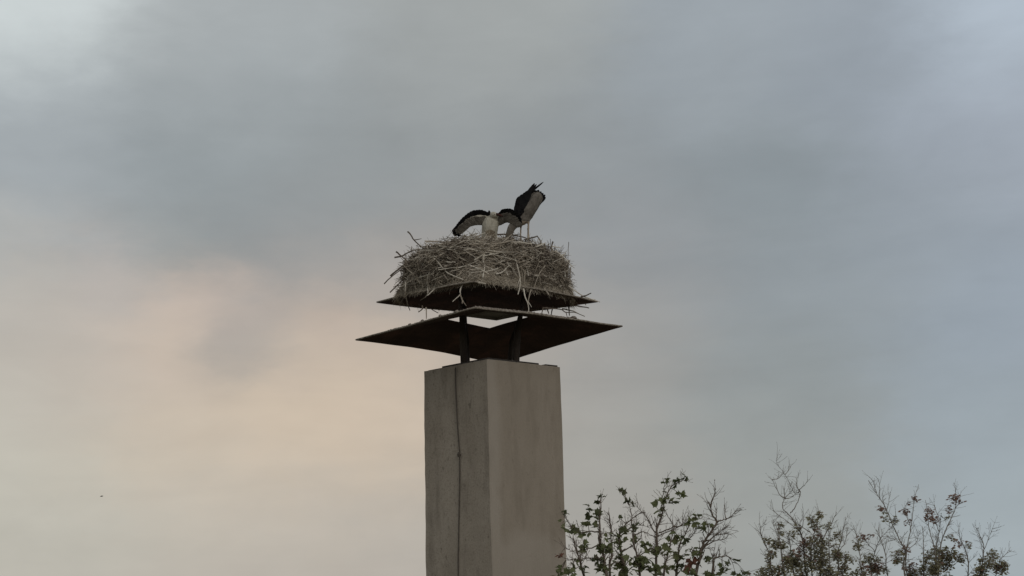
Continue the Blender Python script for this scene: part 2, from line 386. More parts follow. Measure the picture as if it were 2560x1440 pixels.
low, LP, LH, lring = hood(1222, 1.70, 4.0, {'L': 851, 'R': 817, 'N': 771, 'F': 910}, .53, {'L': 800, 'R': 793, 'N': 777, 'F': 822}, 'lower_hood', {'FL': .035, 'LN': .0, 'NR': .012, 'RF': .012}, cap, 1)
upp, UP, UH, uring = hood(1219, 1.415, 5.0, {'L': 757, 'R': 755, 'N': 706, 'F': 791}, .06, 12.74, 'upper_hood', {'FL': .0, 'LN': .022, 'NR': .032, 'RF': .0}, cap, 1)
XN = at(1212, 700, YC).x
# deflector plate hung inside the hole of the lower hood
dp = MB(); pts4 = [at(1163, 784, 17.22), at(1241, 793, 17.55), at(1306, 781, 17.22), at(1232, 775, 16.9)]
zz = sum(p.z for p in pts4) / 4
for p in pts4: p.z = zz * .6 + p.z * .4
dp.slab(pts4, .012); 
for i in range(4):
    a, b = pts4[i], pts4[(i + 1) % 4]
    dp.add([a, b, b - Vector((0, 0, .035)), a - Vector((0, 0, .035))], [(0, 1, 2, 3)])
dp.build('deflector_plate', M['plate2'], cap)
# posts
for px, dy, r, px2 in ((1161, -.30, .048, 1154), (1168, .33, .040, 1163), (1288, -.30, .045, 1304), (1268, .33, .03, 1296)):
    b0 = at(px, 900, YC + dy); uu = (b0.x - XC)
    zb = max(T3[k].z for k in T3) - .09
    z1 = 12.72 if abs(dy) else 12.7
    b1 = at(px2, 800, YC + dy)
    pm = MB(); pm.tube([(b0.x, YC + dy, zb), (b0.x * .6 + b1.x * .4, YC + dy, 12.1), (b1.x, YC + dy, 12.36), (b1.x * 1.6 - b0.x * .6, YC + dy, 12.655)], [r, r * .9, r * .62, r * .6], 10)
    pm.tube([(b0.x, YC + dy, zb), (b0.x, YC + dy, zb + .09)], [r * 1.7, r * 1.6], 10)
    pm.build('post', M['steel'], cap, smooth=True)
# lichen cushions and fallen litter lying on the lower hood (uncountable)
lt = MB()
def onring(ring, side, t, s):
    k = order.index(side[0]); NS = 20
    i = k * NS + t * NS; i0 = int(i); f = i - i0
    a = ring[i0 % 80]; b = ring[(i0 + 1) % 80]
    return a[0].lerp(b[0], f).lerp(a[1].lerp(b[1], f), s) + Vector((0, 0, .02 + .008 * math.sin(math.pi * s)))
def clump(mb, p, r, mi=0):
    vs = []; fs = []
    for j in range(3):
        for k in range(6):
            a = 2 * math.pi * (k + .5 * j) / 6; rr = r * (1, .8, .35)[j] * rnd(.7, 1.25)
            vs.append(p + Vector((rr * math.cos(a), rr * math.sin(a), r * (.0, .45, .75)[j] * rnd(.8, 1.2) - .008)))
    for j in range(2):
        for k in range(6): fs.append((j * 6 + k, j * 6 + (k + 1) % 6, j * 6 + 6 + (k + 1) % 6, j * 6 + 6 + k))
    fs.append(tuple(range(12, 18))); mb.add(vs, fs, mi)
for _ in range(150): clump(lt, onring(lring, 'LN', rnd(.25, 1), rnd(.0, .1)), rnd(.006, .016))
for t in (.475, .58, .73, .86): clump(lt, onring(lring, 'LN', t, .01), .03)
for _ in range(420): clump(lt, onring(lring, 'NR', abs(rnd(0, .75)) ** 1.2, rnd(.0, .34)), rnd(.008, .024))
clump(lt, onring(lring, 'NR', .66, .03), .045)
lt.build('lichen_and_litter', M['rusttop'], low, kind='stuff')

# ------------------------------------------------------------------ nest
nest = thing('stork_nest', 'broad stork nest of dry sticks and straw on top of the chimney cap', 'nest', (XN, YC, 12.52))
ZR = 13.11
def rb(th):
    c, s = abs(math.cos(th)), abs(math.sin(th)); sq = 1.36 / (c + s)
    return min(sq, 1.10 / max(c, .05), 1.33)
def prof(th, t):
    """t 0..1: eave -> wall -> rim -> cup centre; returns position"""
    ct, st = math.cos(th), math.sin(th); r0 = rb(th); rt = 1.0 + .03 * math.sin(3 * th + 1)
    k = [(0, r0, 12.545 - .015), (.12, r0 - .015, 12.60), (.24, (r0 * .45 + rt * .55), 12.70), (.38, rt + .005, 12.82), (.52, rt + .002, 12.96), (.64, rt - .048, 13.06), (.72, rt - .13, ZR), (.80, rt * .72, ZR - .05), (.9, rt * .42, ZR - .10), (1, .0, ZR - .12)]
    for i in range(len(k) - 1):
        if t <= k[i + 1][0]:
            f = (t - k[i][0]) / (k[i + 1][0] - k[i][0]); r = k[i][1] + (k[i + 1][1] - k[i][1]) * f; z = k[i][2] + (k[i + 1][2] - k[i][2]) * f; break
    # eave height varies a little from corner to corner of the hood
    ze = (UP['L'].z * max(0, -ct) + UP['R'].z * max(0, ct) + UP['N'].z * max(0, -st) + UP['F'].z * max(0, st)) / (abs(ct) + abs(st))
    if t > .38: z -= .05 * max(0, abs(ct) - .35) * min(1, (t - .38) / .2)        # rim settles towards the sides
    if st < 0: ze += math.sin(math.pi * abs(ct) / (abs(ct) + abs(st))) * (.022 if ct < 0 else .032)
    z += (ze - 12.53) * max(0, 1 - t / .3)
    p = Vector((XN + r * ct, YC + r * st, z))
    a = .035 * min(1, t / .2)
    d = noise.noise(p * 2.6) * a + noise.noise(p * 8) * a * .8
    return p + Vector((ct * d, st * d, noise.noise(p * 5 + Vector((9, 0, 0))) * .03 * (1 if t > .5 else .2)))
core = MB(); NT, NL = 160, 44
for j in range(NL + 1):
    for i in range(NT): core.v.append(prof(2 * math.pi * i / NT, j / NL * .999))
for j in range(NL):
    for i in range(NT):
        i2 = (i + 1) % NT; core.f.append((j * NT + i, j * NT + i2, (j + 1) * NT + i2, (j + 1) * NT + i)); core.m.append(0)
core.build('packed_core', M['core'], nest, kind='stuff')
bvh = BVHTree.FromPolygons(core.v, core.f)
def surf(th, t):
    p = prof(th, t); a = prof(th + .02, t) - p; b = prof(th, min(.999, t + .02)) - p
    n_ = a.cross(b)
    if n_.length < 1e-9: n_ = Vector((0, 0, 1))
    return p, n_.normalized(), a.normalized(), b.normalized()
def twig(mb, p, d, ln, r, bend, seg=4, n=4, mi=0, nrm=None):
    pts = []; q = p - d * ln * .5; dd = d.copy()
    for i in range(n + 1):
        pts.append(q.copy()); dd = (dd + rvec(bend)).normalized(); q = q + dd * ln / n
    mb.tube(pts, [r * (1 - .55 * i / n) for i in range(n + 1)], seg, mi, cap=False)
tw = {'p': MB(), 'm': MB(), 'd': MB()}
for _ in range(6000):
    th = rnd(-math.pi, math.pi) if random.random() < .25 else rnd(-math.pi, 0)
    t = random.choice((rnd(.16, .72), rnd(.36, .74), rnd(.55, .76)))
    p, n_, a, b = surf(th, t)
    tilt = random.gauss(0, .42 if t > .5 else .75); d = a * math.cos(tilt) + b * math.sin(tilt) + n_ * random.gauss(.0, .16)
    d.normalize()
    if random.random() < .5: d = -d
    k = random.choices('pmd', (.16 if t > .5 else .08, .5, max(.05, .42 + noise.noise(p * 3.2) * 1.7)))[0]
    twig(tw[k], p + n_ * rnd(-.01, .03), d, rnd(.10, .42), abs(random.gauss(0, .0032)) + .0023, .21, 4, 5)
for _ in range(1050):                                # ragged ends that stick out of the wall and rim
    th = rnd(-math.pi * 1.15, math.pi * .15); t = random.choice((rnd(.3, .72), rnd(.62, .76))); p, n_, a, b = surf(th, t)
    d = (n_ * rnd(.2, .8) + a * rnd(-1, 1) + Vector((0, 0, rnd(-.5, .35)))).normalized()
    twig(tw[random.choice('pmdd')], p + d * .03, d, rnd(.08, .36), rnd(.002, .0048), .16)
for k, m_ in (('p', 'twig_p'), ('m', 'twig_m'), ('d', 'twig_d')): tw[k].build('twig_mass', M[m_], nest, kind='stuff')
st = MB()                                           # matted straw skirt above the eaves, with a fringe over the edge
for _ in range(9000):
    th = rnd(-math.pi * 1.1, math.pi * .1) if random.random() < .85 else rnd(-math.pi, math.pi)
    t = rnd(.0, .26) if random.random() < .8 else rnd(.2, .6)
    p, n_, a, b = surf(th, t)
    d = (a * rnd(-1, 1) + b * rnd(-.9, .5) + n_ * rnd(-.1, .3)).normalized()
    twig(st, p + n_ * rnd(-.004, .022), d, rnd(.04, .13), rnd(.0012, .0026), .22, 3, 3)
for _ in range(750):
    th = rnd(-math.pi * 1.05, math.pi * .05); p, n_, a, b = surf(th, rnd(.0, .03)); o_ = Vector((math.cos(th), math.sin(th), 0))
    d = (Vector((0, 0, -1)) * rnd(.3, 1) + o_ * rnd(.0, .8) + a * rnd(-.8, .8)).normalized(); ln = abs(random.gauss(0, .045)) + .02
    twig(st, p + o_ * rnd(.0, .04) + d * ln * .4 + Vector((0, 0, .015)), d, ln, rnd(.0012, .0026), .2, 3, 3)
st.build('straw_matting', M['straw'], nest, kind='stuff')
# sticks one can pick out, traced where they lie on the nest
STK = [
 [(1019, 579), (1025.5, 585), (1035, 600), (1056, 619), (1075, 628)], [(986, 644), (1006, 639.5), (1019, 632), (1038, 625), (1064, 623.5), (1085, 622)], [(990, 629), (1009, 645), (1022, 655)],
 [(1062, 603), (1092, 604), (1132, 607.5), (1170, 604)], [(960, 710), (976, 694), (1009, 670), (1030, 660)], [(975, 731), (1009, 698), (1022, 684)], [(976, 690), (1005, 666), (1022, 655)],
 [(1076, 656), (1075, 674), (1070, 691), (1069, 715), (1068, 738), (1049, 752), (1047, 762)], [(1038, 656), (1056, 653), (1076, 643.5), (1092, 641)], [(1083, 645), (1094, 655), (1113, 677), (1128, 687), (1158, 699)],
 [(1088, 653), (1076, 667)], [(1052, 659), (1070, 669)], [(1140, 671), (1168, 663), (1195, 651)], [(1176, 664), (1193, 671), (1208, 677)], [(1212, 632), (1208, 651), (1212, 664), (1207, 694)],
 [(1014, 705), (1014, 734), (1019, 760), (1025, 776)], [(1158, 708), (1150, 728), (1150, 737), (1131, 754)], [(1150, 736), (1155, 748), (1156, 759)], [(1088, 722), (1068, 739)], [(1185, 651), (1212, 634)], [(1214, 666), (1230, 672), (1243, 681)],
 [(1288, 647), (1294, 669), (1300, 695), (1300, 714), (1295, 736)], [(1240, 685), (1256, 680), (1272, 664)], [(1262, 672), (1270, 689)], [(1248, 658), (1264, 647)], [(1328, 608), (1332, 631), (1331, 644)], [(1337, 689), (1364, 688)],
 [(1422, 605), (1420, 639), (1421, 672), (1418, 690)], [(1216, 591), (1253, 586), (1283, 588), (1312, 594), (1330, 604)], [(1312, 600), (1339, 592), (1343, 591), (1352, 603)], [(1340, 618), (1364, 607)], [(1382, 604), (1377, 622)], [(1388, 627), (1406, 640), (1420, 655), (1430, 667)],
 [(1400, 640), (1415, 633)], [(1380, 616), (1404, 619.5)], [(1400, 716), (1415, 711), (1427, 706)], [(1406, 684), (1414, 701)], [(1452, 742), (1464, 739), (1478, 733)], [(1420, 714), (1455, 739), (1480, 748), (1500, 755)],
 [(1398, 765), (1436, 764), (1473, 770)], [(1360, 770), (1400, 773), (1415, 781), (1436, 781), (1462, 791)], [(1358, 768), (1353, 789)], [(1382, 768), (1377, 790)], [(1366, 768), (1372, 784)], [(1422, 764), (1423, 789)], [(1405, 772), (1430, 777), (1445, 783)],
 [(1309, 722), (1313, 742), (1320, 760), (1322, 779)], [(1328, 724), (1323, 739), (1320.6, 758)], [(1361, 721), (1372, 737)], [(1411, 738), (1414, 760)], [(1455, 747), (1465, 763)], [(1055, 764), (1056, 772), (1046, 780)], [(1065, 768), (1066, 797)],
 [(1215, 584), (1204, 594)], [(1170, 592), (1182, 587), (1196, 583)], [(1195, 706), (1214, 709)], [(1030, 700), (1060, 690), (1085, 683)], [(1130, 620), (1165, 612), (1210, 606)], [(1210, 640), (1250, 632), (1290, 630)], [(1240, 609), (1290, 605), (1330, 610)],
 [(1100, 633), (1110, 622), (1125, 617), (1138, 626)], [(1116, 655), (1138, 656)], [(1225, 612), (1262, 606), (1285, 599)], [(1150, 634), (1190, 628)], [(1316, 668), (1330, 664)], [(1358, 655), (1376, 652), (1384, 646)], [(1370, 655), (1378, 666)]]
def cast(px, py):
    h = bvh.ray_cast(CAM, ray(px, py))[0]            # only the outside of the wall counts, not the inside seen from below
    return None if h is None or (h.y > YC - .25 and abs(px - XMID) < 165) else h
def hang_depth(px, py):
    # off the nest wall: next to whatever it hangs from -- the eave in front of it, or the nest's flank
    for k in range(1, 40):
        for q in ((px, py - k * 3), (px + (6 if px < XMID else -6) * k, py)):
            h = cast(*q)
            if h is not None: return h.y - .09
    return YC
XMID = 1212
def put(path):
    ys = []
    for q in path:
        h = cast(*q); ys.append(h.y - .06 if h is not None else None)
    known = [y for y in ys if y is not None]
    if not known: fill = hang_depth(*path[0])
    out = []
    for i, q in enumerate(path):
        y = ys[i]
        if y is None:
            if known:
                y = min(((abs(j - i), ys[j]) for j in range(len(ys)) if ys[j] is not None))[1] - (.05 if q[1] > 700 else 0)
            else: y = fill
        out.append(at(*q, y))
    return out
for i, path in enumerate(STK):
    pts = spline(put(path), 4); n_ = len(pts); r0 = rnd(.008, .0125)
    if path[0] == (1422, 605): r0 = .0042
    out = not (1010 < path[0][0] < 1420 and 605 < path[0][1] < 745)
    mb = MB(); mb.tube([p + rvec(.002) for p in pts], [r0 * (1 - .5 * k / n_) for k in range(n_)], 5)
    # short side spur
    if n_ > 6 and random.random() < .6:
        p = pts[n_ // 2]; d = (pts[n_ // 2 + 1] - p).normalized(); d2 = (d + rvec(.9)).normalized(); mb.tube([p, p + d2 * .05, p + d2 * .1 + rvec(.012)], [r0 * .6, r0 * .5, r0 * .3], 4)
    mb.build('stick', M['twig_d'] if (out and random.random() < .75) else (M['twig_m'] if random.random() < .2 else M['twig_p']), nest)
proto = []
for i in range(12):
    mb = MB(); pts = [Vector((-.5, 0, 0))]; d = Vector((1, 0, 0))
    for k in range(5): d = (d + rvec(.26)).normalized(); pts.append(pts[-1] + d * .2)
    mb.tube(pts, [.02 * (1 - .1 * k) for k in range(6)], 5); proto.append(mb.mesh('stick', [M['twig_p'], M['twig_m'], M['twig_d']][i % 3]))
for i in range(190):
    th = rnd(-math.pi * 1.05, .05 * math.pi); t = random.choice((rnd(.2, .73), rnd(.45, .75))); p, n_, a, b = surf(th, t)
    tilt = random.gauss(0, .5 if t > .5 else .9); x = (a * math.cos(tilt) + b * math.sin(tilt) + n_ * rnd(-.05, .12)).normalized()
    z = n_; y = z.cross(x).normalized(); z = x.cross(y)
    ln = rnd(.2, .62); th_ = rnd(.13, .30)
    o = bpy.data.objects.new('stick', random.choice(proto)); col.objects.link(o); o.parent = nest
    m4 = Matrix((x * ln, y * th_, z * th_)).transposed().to_4x4(); m4.translation = p + n_ * rnd(.01, .03) - nest.location
    o.matrix_local = m4

# ------------------------------------------------------------------ storks
def stork(name, label, Y0, base_px):
    b = at(base_px, 660, Y0); b.z = ZR - .10
    return thing(name, label, 'stork', b)
def remesh(name, mb, parent, classify, mats, voxel=.009):
    tmp = bpy.data.objects.new('tmp', mb.mesh('tmp', M['white'])); col.objects.link(tmp)
    r = tmp.modifiers.new('r', 'REMESH'); r.mode = 'VOXEL'; r.voxel_size = voxel
    s = tmp.modifiers.new('s', 'SMOOTH'); s.factor = .5; s.iterations = 4
    dg = bpy.context.evaluated_depsgraph_get(); me = bpy.data.meshes.new_from_object(tmp.evaluated_get(dg))
    bpy.data.objects.remove(tmp, do_unlink=True)
    me.materials.clear()
    for m in mats: me.materials.append(m)
    for v in me.vertices:                            # ruffled plumage
        c = v.co; v.co = c + v.normal * (noise.noise(Vector((c.x * 26, c.y * 26, c.z * 12))) * .006 + noise.noise(c * 60) * .003) * (1 if c.z > ZR + .12 else 0)
    for p in me.polygons: p.material_index = classify(p.center); p.use_smooth = True
    me.transform(Matrix.Translation(-world_loc(parent))); me.name = name
    o = bpy.data.objects.new(name, me); col.objects.link(o); o.parent = parent; return o
def feather(root, tip, wd, face, parent, m='black', name='flight_feather', curve=.04):
    """one vane with a raised shaft; face: direction the flat side looks"""
    root, tip = Vector(root), Vector(tip); d = tip - root; ln = d.length; d.normalize(); n_ = (face - d * face.dot(d)).normalized(); s = d.cross(n_)
    prof_ = [(0, .25), (.12, .7), (.35, 1), (.65, .98), (.86, .72), (.96, .38), (1.0, .08)]
    vs = []; fs = []
    for t, w_ in prof_:
        c = root + d * (ln * t) + n_ * (curve * ln * math.sin(math.pi * t * .5) - .0)
        hw = wd * .5 * w_
        vs += [c - s * hw - n_ * .003, c + n_ * .004, c + s * hw - n_ * .003, c - n_ * .006]
    for i in range(len(prof_) - 1):
        for k in range(4): fs.append((i * 4 + k, i * 4 + (k + 1) % 4, i * 4 + 4 + (k + 1) % 4, i * 4 + 4 + k))
    fs += [(3, 2, 1, 0), tuple((len(prof_) - 1) * 4 + k for k in range(4))]
    MB().add(vs, fs).build(name, M[m], parent)
TOCAM = Vector((0, -1, -.22)).normalized()

# ---- adult bowing with tail raised, neck down into the nest
YA = 17.55
ad = stork('white_stork', 'white stork on the right of the nest bowing with tail raised and neck lowered', YA, 1311)
q = lambda px, py, dy=0: at(px, py, YA + dy)
mb = MB()
sp_ = [(1351, 486, .04, .030, .05), (1345, 494, .03, .055, .075), (1335, 508, .01, .070, .095), (1322, 524, 0, .092, .115), (1310, 538, -.01, .098, .115), (1299, 548, -.02, .086, .10), (1290, 556, -.03, .068, .075),
       (1282, 565, -.035, .055, .055), (1276, 577, -.03, .047, .045), (1271, 590, -.02, .043, .04), (1268, 604, .0, .040, .037), (1266, 616, .01, .040, .036)]
ps = spline([q(*s[:3]) for s in sp_], 3); rr = spline([(s[3], s[4], 0) for s in sp_], 3)
mb.tube(ps, [(max(r.x, .01), max(r.y, .01)) for r in rr], 14, ax=Vector((.75, 0, .66)))
hd = q(1264, 622, .01); mb.tube([hd + Vector((.03, 0, .04)), hd + Vector((.012, 0, .015)), hd + Vector((-.01, 0, -.02)), hd + Vector((-.025, 0, -.05))], [.03, .047, .043, .018], 12)
FL = ZR - .105
legs = []
for (px, py, dy, fx) in ((1321, 540, -.03, 1320), (1302, 553, .05, 1301)):
    a = q(px, py, dy); k1 = q(px, py + 14, dy); k2 = q(px - .5, py + 52, dy - .015); f = q(fx, 640, dy + .02); f.z = FL + .012
    mb.tube([a + Vector((0, 0, .02)), a, k1, k1 + Vector((0, 0, -.03))], [.05, .042, .018, .012], 10); legs.append((k1, k2, f))
    mb.tube([k1, k2, k2 - Vector((0, 0, .03)), f], [.013, .0135, .012, .011], 8); mb.tube([k2 + Vector((0, 0, .012)), k2 - Vector((0, 0, .016))], [.017, .017], 8)
    for ang in (-150, -110, -70, 60):
        mb.tube([f, f + Vector((math.cos(R(ang)) * .07, math.sin(R(ang)) * .07, -.004))], [.010, .008], 6)
def clA(c):
    for k1, k2, f in legs:
        if c.z < k1.z - .004 and (Vector((c.x, c.y)) - Vector((f.x, f.y))).length < .11 and c.x > hd.x + .06: return 1
    return 0
remesh('body', mb, ad, clA, [M['shadew'], M['leg']])
bl = MB(); bl.tube([hd + Vector((-.022, 0, -.04)), hd + Vector((-.06, -.01, -.09)), hd + Vector((-.12, -.02, -.17))], [.016, .012, .003], 8); bl.build('bill', M['bill'], ad, smooth=True)
ey = MB(); ey.tube([hd + Vector((-.005, -.04, .0)), hd + Vector((-.005, -.046, .0))], [.008, .005], 8); ey.build('eye', M['eye'], ad)
# near wing half folded along the back, primaries crossing beyond it
for (rx, ry, tx, ty, wd, d0, d1) in [
    (1296, 545, 1297, 492, .10, -.10, -.04), (1299, 541, 1304, 487, .10, -.115, -.05), (1303, 535, 1312, 482, .10, -.12, -.06), (1298, 536, 1318, 478, .09, -.13, -.05), (1301, 530, 1323, 475, .085, -.13, -.04), (1305, 524, 1327, 474, .08, -.13, -.03),
    (1304, 512, 1331, 465, .055, -.10, .0), (1308, 505, 1336, 459, .05, -.08, .02), (1312, 498, 1341, 461, .035, -.05, .05), (1316, 489, 1352, 460, .028, -.04, .08), (1322, 484, 1358, 455.5, .024, -.03, .1), (1294, 528, 1296, 500, .06, -.06, -.02),
    (1291, 542, 1293, 508, .08, -.09, -.03)]:
    feather(q(rx, ry, d0), q(tx, ty, d1), wd, TOCAM, ad)
# far wing shows as a dark edge along the belly side and a scalloped end past the tail
for (rx, ry, tx, ty, wd, d0, d1) in [(1324, 543, 1341, 512, .07, .04, .1), (1330, 534, 1349, 502, .07, .06, .12), (1336, 522, 1356, 496, .06, .08, .14)]:
    feather(q(rx, ry, d0), q(tx, ty, d1), wd, TOCAM, ad)
for (rx, ry, tx, ty, wd) in [(1322, 505, 1333, 477, .07), (1326, 505, 1340, 475.5, .07), (1330, 506, 1347, 475, .07), (1334, 507, 1353, 479, .07), (1337, 509, 1358, 483, .065), (1339, 511, 1363, 487, .055), (1341, 513, 1364, 493, .05)]:
    feather(q(rx, ry, .09), q(tx, ty, .11), wd, TOCAM, ad)
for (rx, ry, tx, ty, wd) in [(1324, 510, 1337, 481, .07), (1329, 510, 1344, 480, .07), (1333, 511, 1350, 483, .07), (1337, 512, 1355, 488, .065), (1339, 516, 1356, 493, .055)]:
    feather(q(rx, ry, -.02), q(tx, ty, .02), wd, TOCAM, ad, 'shadef', 'tail_feather')

# ---- the other bird: breast to the camera, both wings out and drooping
YB = 17.28
yg = stork('white_stork', 'white stork on the left of the nest with both wings spread and drooping', YB, 1222)
q2 = lambda px, py, dy=0: at(px, py, YB + dy)
mb = MB()
sp_ = [(1220, 652, .12, .03, .03), (1221, 634, .07, .085, .08), (1222, 610, .03, .100, .10), (1223.5, 588, 0, .102, .11), (1225, 568, -.02, .105, .11), (1228, 553, -.03, .092, .085), (1231, 545, -.04, .062, .06), (1233, 540, -.06, .046, .046), (1236, 536, -.08, .036, .036)]
ps = spline([q2(*s[:3]) for s in sp_], 3); rr = spline([(s[3], s[4], 0) for s in sp_], 3)
mb.tube(ps, [(max(r.x, .01), max(r.y, .01)) for r in rr], 16, ax=Vector((1, 0, 0)))
h2 = q2(1235.5, 537, -.10); mb.tube([q2(1229, 541, -.05), q2(1232, 537, -.08), h2, q2(1240, 537.5, -.10), q2(1243, 538, -.10)], [.025, .042, .042, .03, .014], 12)
def wing(rows):
    """rows: px, py, half chord px, dy at mid line, chord tilt towards camera"""
    pts = []; rad = []; axs = []
    P_ = [q2(r[0], r[1], r[3]) for r in rows]
    for i, r in enumerate(rows):
        a, b = rows[max(i - 1, 0)], rows[min(i + 1, len(rows) - 1)]
        tx, ty = b[0] - a[0], b[1] - a[1]; l_ = math.hypot(tx, ty); nx, ny = ty / l_, -tx / l_
        if ny > 0: nx, ny = -nx, -ny
        A = Vector((nx, -r[4], -ny)).normalized(); axs.append(A)
        pts.append(P_[i]); rad.append((r[2] / 200 / max(.4, math.sqrt(nx * nx + ny * ny) / math.sqrt(1 + r[4] ** 2)), .021))
    P2 = spline(pts, 3); R2 = spline([(r[0], r[1], 0) for r in rad], 3); A2 = spline(axs, 3)
    mb.tube(P2, [(max(.008, r.x), max(.014, r.y)) for r in R2], 16, ax=[a.normalized() for a in A2])
    return P2, A2, R2
wl = wing([(1228, 553, 12, -.02, .4), (1214, 550, 13, -.03, .45), (1200, 549.5, 13, -.04, .5), (1186, 550, 13, -.05, .5), (1172, 555, 12, -.05, .5), (1162, 563, 11.5, -.04, .45), (1153, 571, 11.5, -.02, .4), (1145, 577.5, 9.5, .0, .4), (1140, 581, 5, .01, .3)])
wr = wing([(1232, 553, 11, -.02, .3), (1244, 551, 14, -.06, .4), (1256, 545, 14, -.10, .45), (1268, 542, 14, -.14, .5), (1280, 546, 13, -.17, .5), (1290, 553, 11, -.18, .4), (1296, 559, 7, -.18, .3)])
lg2 = []
for (px, dy) in ((1214, .05), (1231, .06)):
    a = q2(px, 640, dy); f = Vector((a.x, a.y - .02, FL + .012)); mb.tube([a + Vector((0, 0, .03)), a - Vector((0, 0, .03)), a - Vector((0, .01, .06)), f], [.04, .02, .013, .012], 8)
    for ang in (-140, -90, -40, 90): mb.tube([f, f + Vector((math.cos(R(ang)) * .07, math.sin(R(ang)) * .07, -.004))], [.010, .008], 6)
zs = q2(1222, 583).z; xs = q2(1224, 583).x
def clB(c):
    if c.z < FL + .10: return 1
    w_ = (c.z - zs) + noise.noise(c * 9) * .05
    if w_ < -.0 and abs(c.x - xs - .012) < .062 and c.y < YB + .03: return 2
    return 0
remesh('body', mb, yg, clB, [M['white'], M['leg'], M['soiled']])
bl = MB(); bl.tube([q2(1240.5, 536, -.105), q2(1246, 536, -.12), q2(1253, 539, -.14), q2(1257, 541, -.15)], [.020, .018, .012, .004], 8); bl.build('bill', M['bill'], yg, smooth=True)
ey = MB(); e_ = q2(1236.5, 535.5, -.143); ey.tube([e_, e_ + Vector((0, -.004, 0))], [.0055, .004], 8); ey.build('eye', M['eye'], yg)
def fan(w_, tips, wd):
    P2, A2, R2 = w_
    for (t, tx, ty, k) in tips:
        i = min(len(P2) - 1, int(t * (len(P2) - 1))); A = A2[i].normalized(); r = P2[i] + A * R2[i].x * k
        dpt = (r.y - YB) - .05
        tp_ = q2(tx, ty, dpt); feather(r, tp_, wd, (TOCAM + Vector((0, 0, -.2))).normalized(), yg)
tl = [(.10, 1221, 529.5), (.14, 1216, 529), (.19, 1211, 526.5), (.25, 1206, 524.5), (.31, 1200, 524), (.37, 1194, 524.5), (.43, 1188, 525.5), (.48, 1182, 528), (.53, 1176, 531.5), (.58, 1170, 536), (.63, 1164, 541), (.68, 1158.5, 546.5), (.73, 1153, 552), (.78, 1148, 557), (.83, 1143, 562), (.88, 1138, 567)]
fan(wl, [(t, x, y, .35) for t, x, y in tl], .085)
fan(wl, [(.955, 1130, 575.5, -.1), (.97, 1133, 580, -.3), (.98, 1138, 584.5, -.4), (.98, 1144, 587.5, -.5), (.96, 1151, 588.5, -.5)], .06)
fan(wl, [(.06, 1222.5, 525.5, .5)], .035)
fan(wr, [(.36, 1254, 528, .3), (.42, 1258, 522.5, .3), (.48, 1263, 521.5, .35), (.54, 1269, 521, .35), (.60, 1275, 521, .35), (.66, 1280, 523, .35), (.73, 1285, 526, .3), (.80, 1290, 530, .3), (.87, 1295, 536, .2), (.93, 1299, 542, .1), (.97, 1301, 549, 0)], .085)

# covert rows lying over the roots of the flight feathers
def coverts(w_, t0, t1, n, k0, k1, wd, lean, m, dy):
    P2, A2, R2 = w_
    for i in range(n):
        t = t0 + (t1 - t0) * i / (n - 1); f = t * (len(P2) - 1); j = min(len(P2) - 2, int(f)); A = A2[j].normalized(); T = (P2[j + 1] - P2[j]).normalized()
        c = P2[j].lerp(P2[j + 1], f - j); r = R2[j].x; o_ = TOCAM * dy
        feather(c + A * r * k0 + o_, c + A * r * (k1 + rnd(-.1, .1)) + T * lean + o_ + rvec(.004), wd * rnd(.85, 1.15), TOCAM, yg, m, 'covert_feather')
coverts(wl, .08, .97, 24, -.45, .55, .055, .05, 'shadef', .021)
coverts(wl, .1, .98, 22, -.95, .0, .05, .045, 'shadef', .026)
coverts(wr, .2, .95, 14, -.45, .55, .055, .05, 'shadef', .021)
coverts(wr, .2, .95, 13, -.95, .0, .05, .045, 'shadef', .026)

# ------------------------------------------------------------------ trees
def lobed_leaf(sz):
    """palmate leaf of five pointed lobes, folded a little along the midrib, in the xy plane, stalk at the origin"""
    out = [(0, 0, 0), (.22, .02), (.46, .10), (.36, .24), (.58, .46), (.36, .50), (.26, .62), (.16, .72), (0, 1.0)]
    pts = [(o[0], o[1]) for o in out]; full = pts + [(-x, y) for x, y in pts[-2:0:-1]]
    vs = [Vector((x * sz, y * sz, -abs(x) * sz * .28 - (y - .4) ** 2 * sz * .25)) for x, y in full] + [Vector((0, .38 * sz, .03 * sz))]
    c = len(full); return vs, [(i, (i + 1) % c, c) for i in range(c)]
def oval_leaf(sz):
    pts = [(0, 0), (.24, .3), (.26, .6), (0, 1), (-.26, .6), (-.24, .3)]
    vs = [Vector((x * sz, y * sz, -abs(x) * sz * .35)) for x, y in pts]; return vs, [(0, 1, 2, 3), (0, 3, 4, 5)]
def leaf_frame(droop=.5):
    a = rnd(0, 2 * math.pi); y = Vector((math.cos(a), math.sin(a), rnd(-1.2, .55) * droop)).normalized()
    n_ = (Vector((0, 0, 1)) * rnd(.1, 1) + rvec(.9)); n_ = (n_ - y * n_.dot(y)).normalized(); x = y.cross(n_)
    return Matrix((x, y, n_)).transposed()
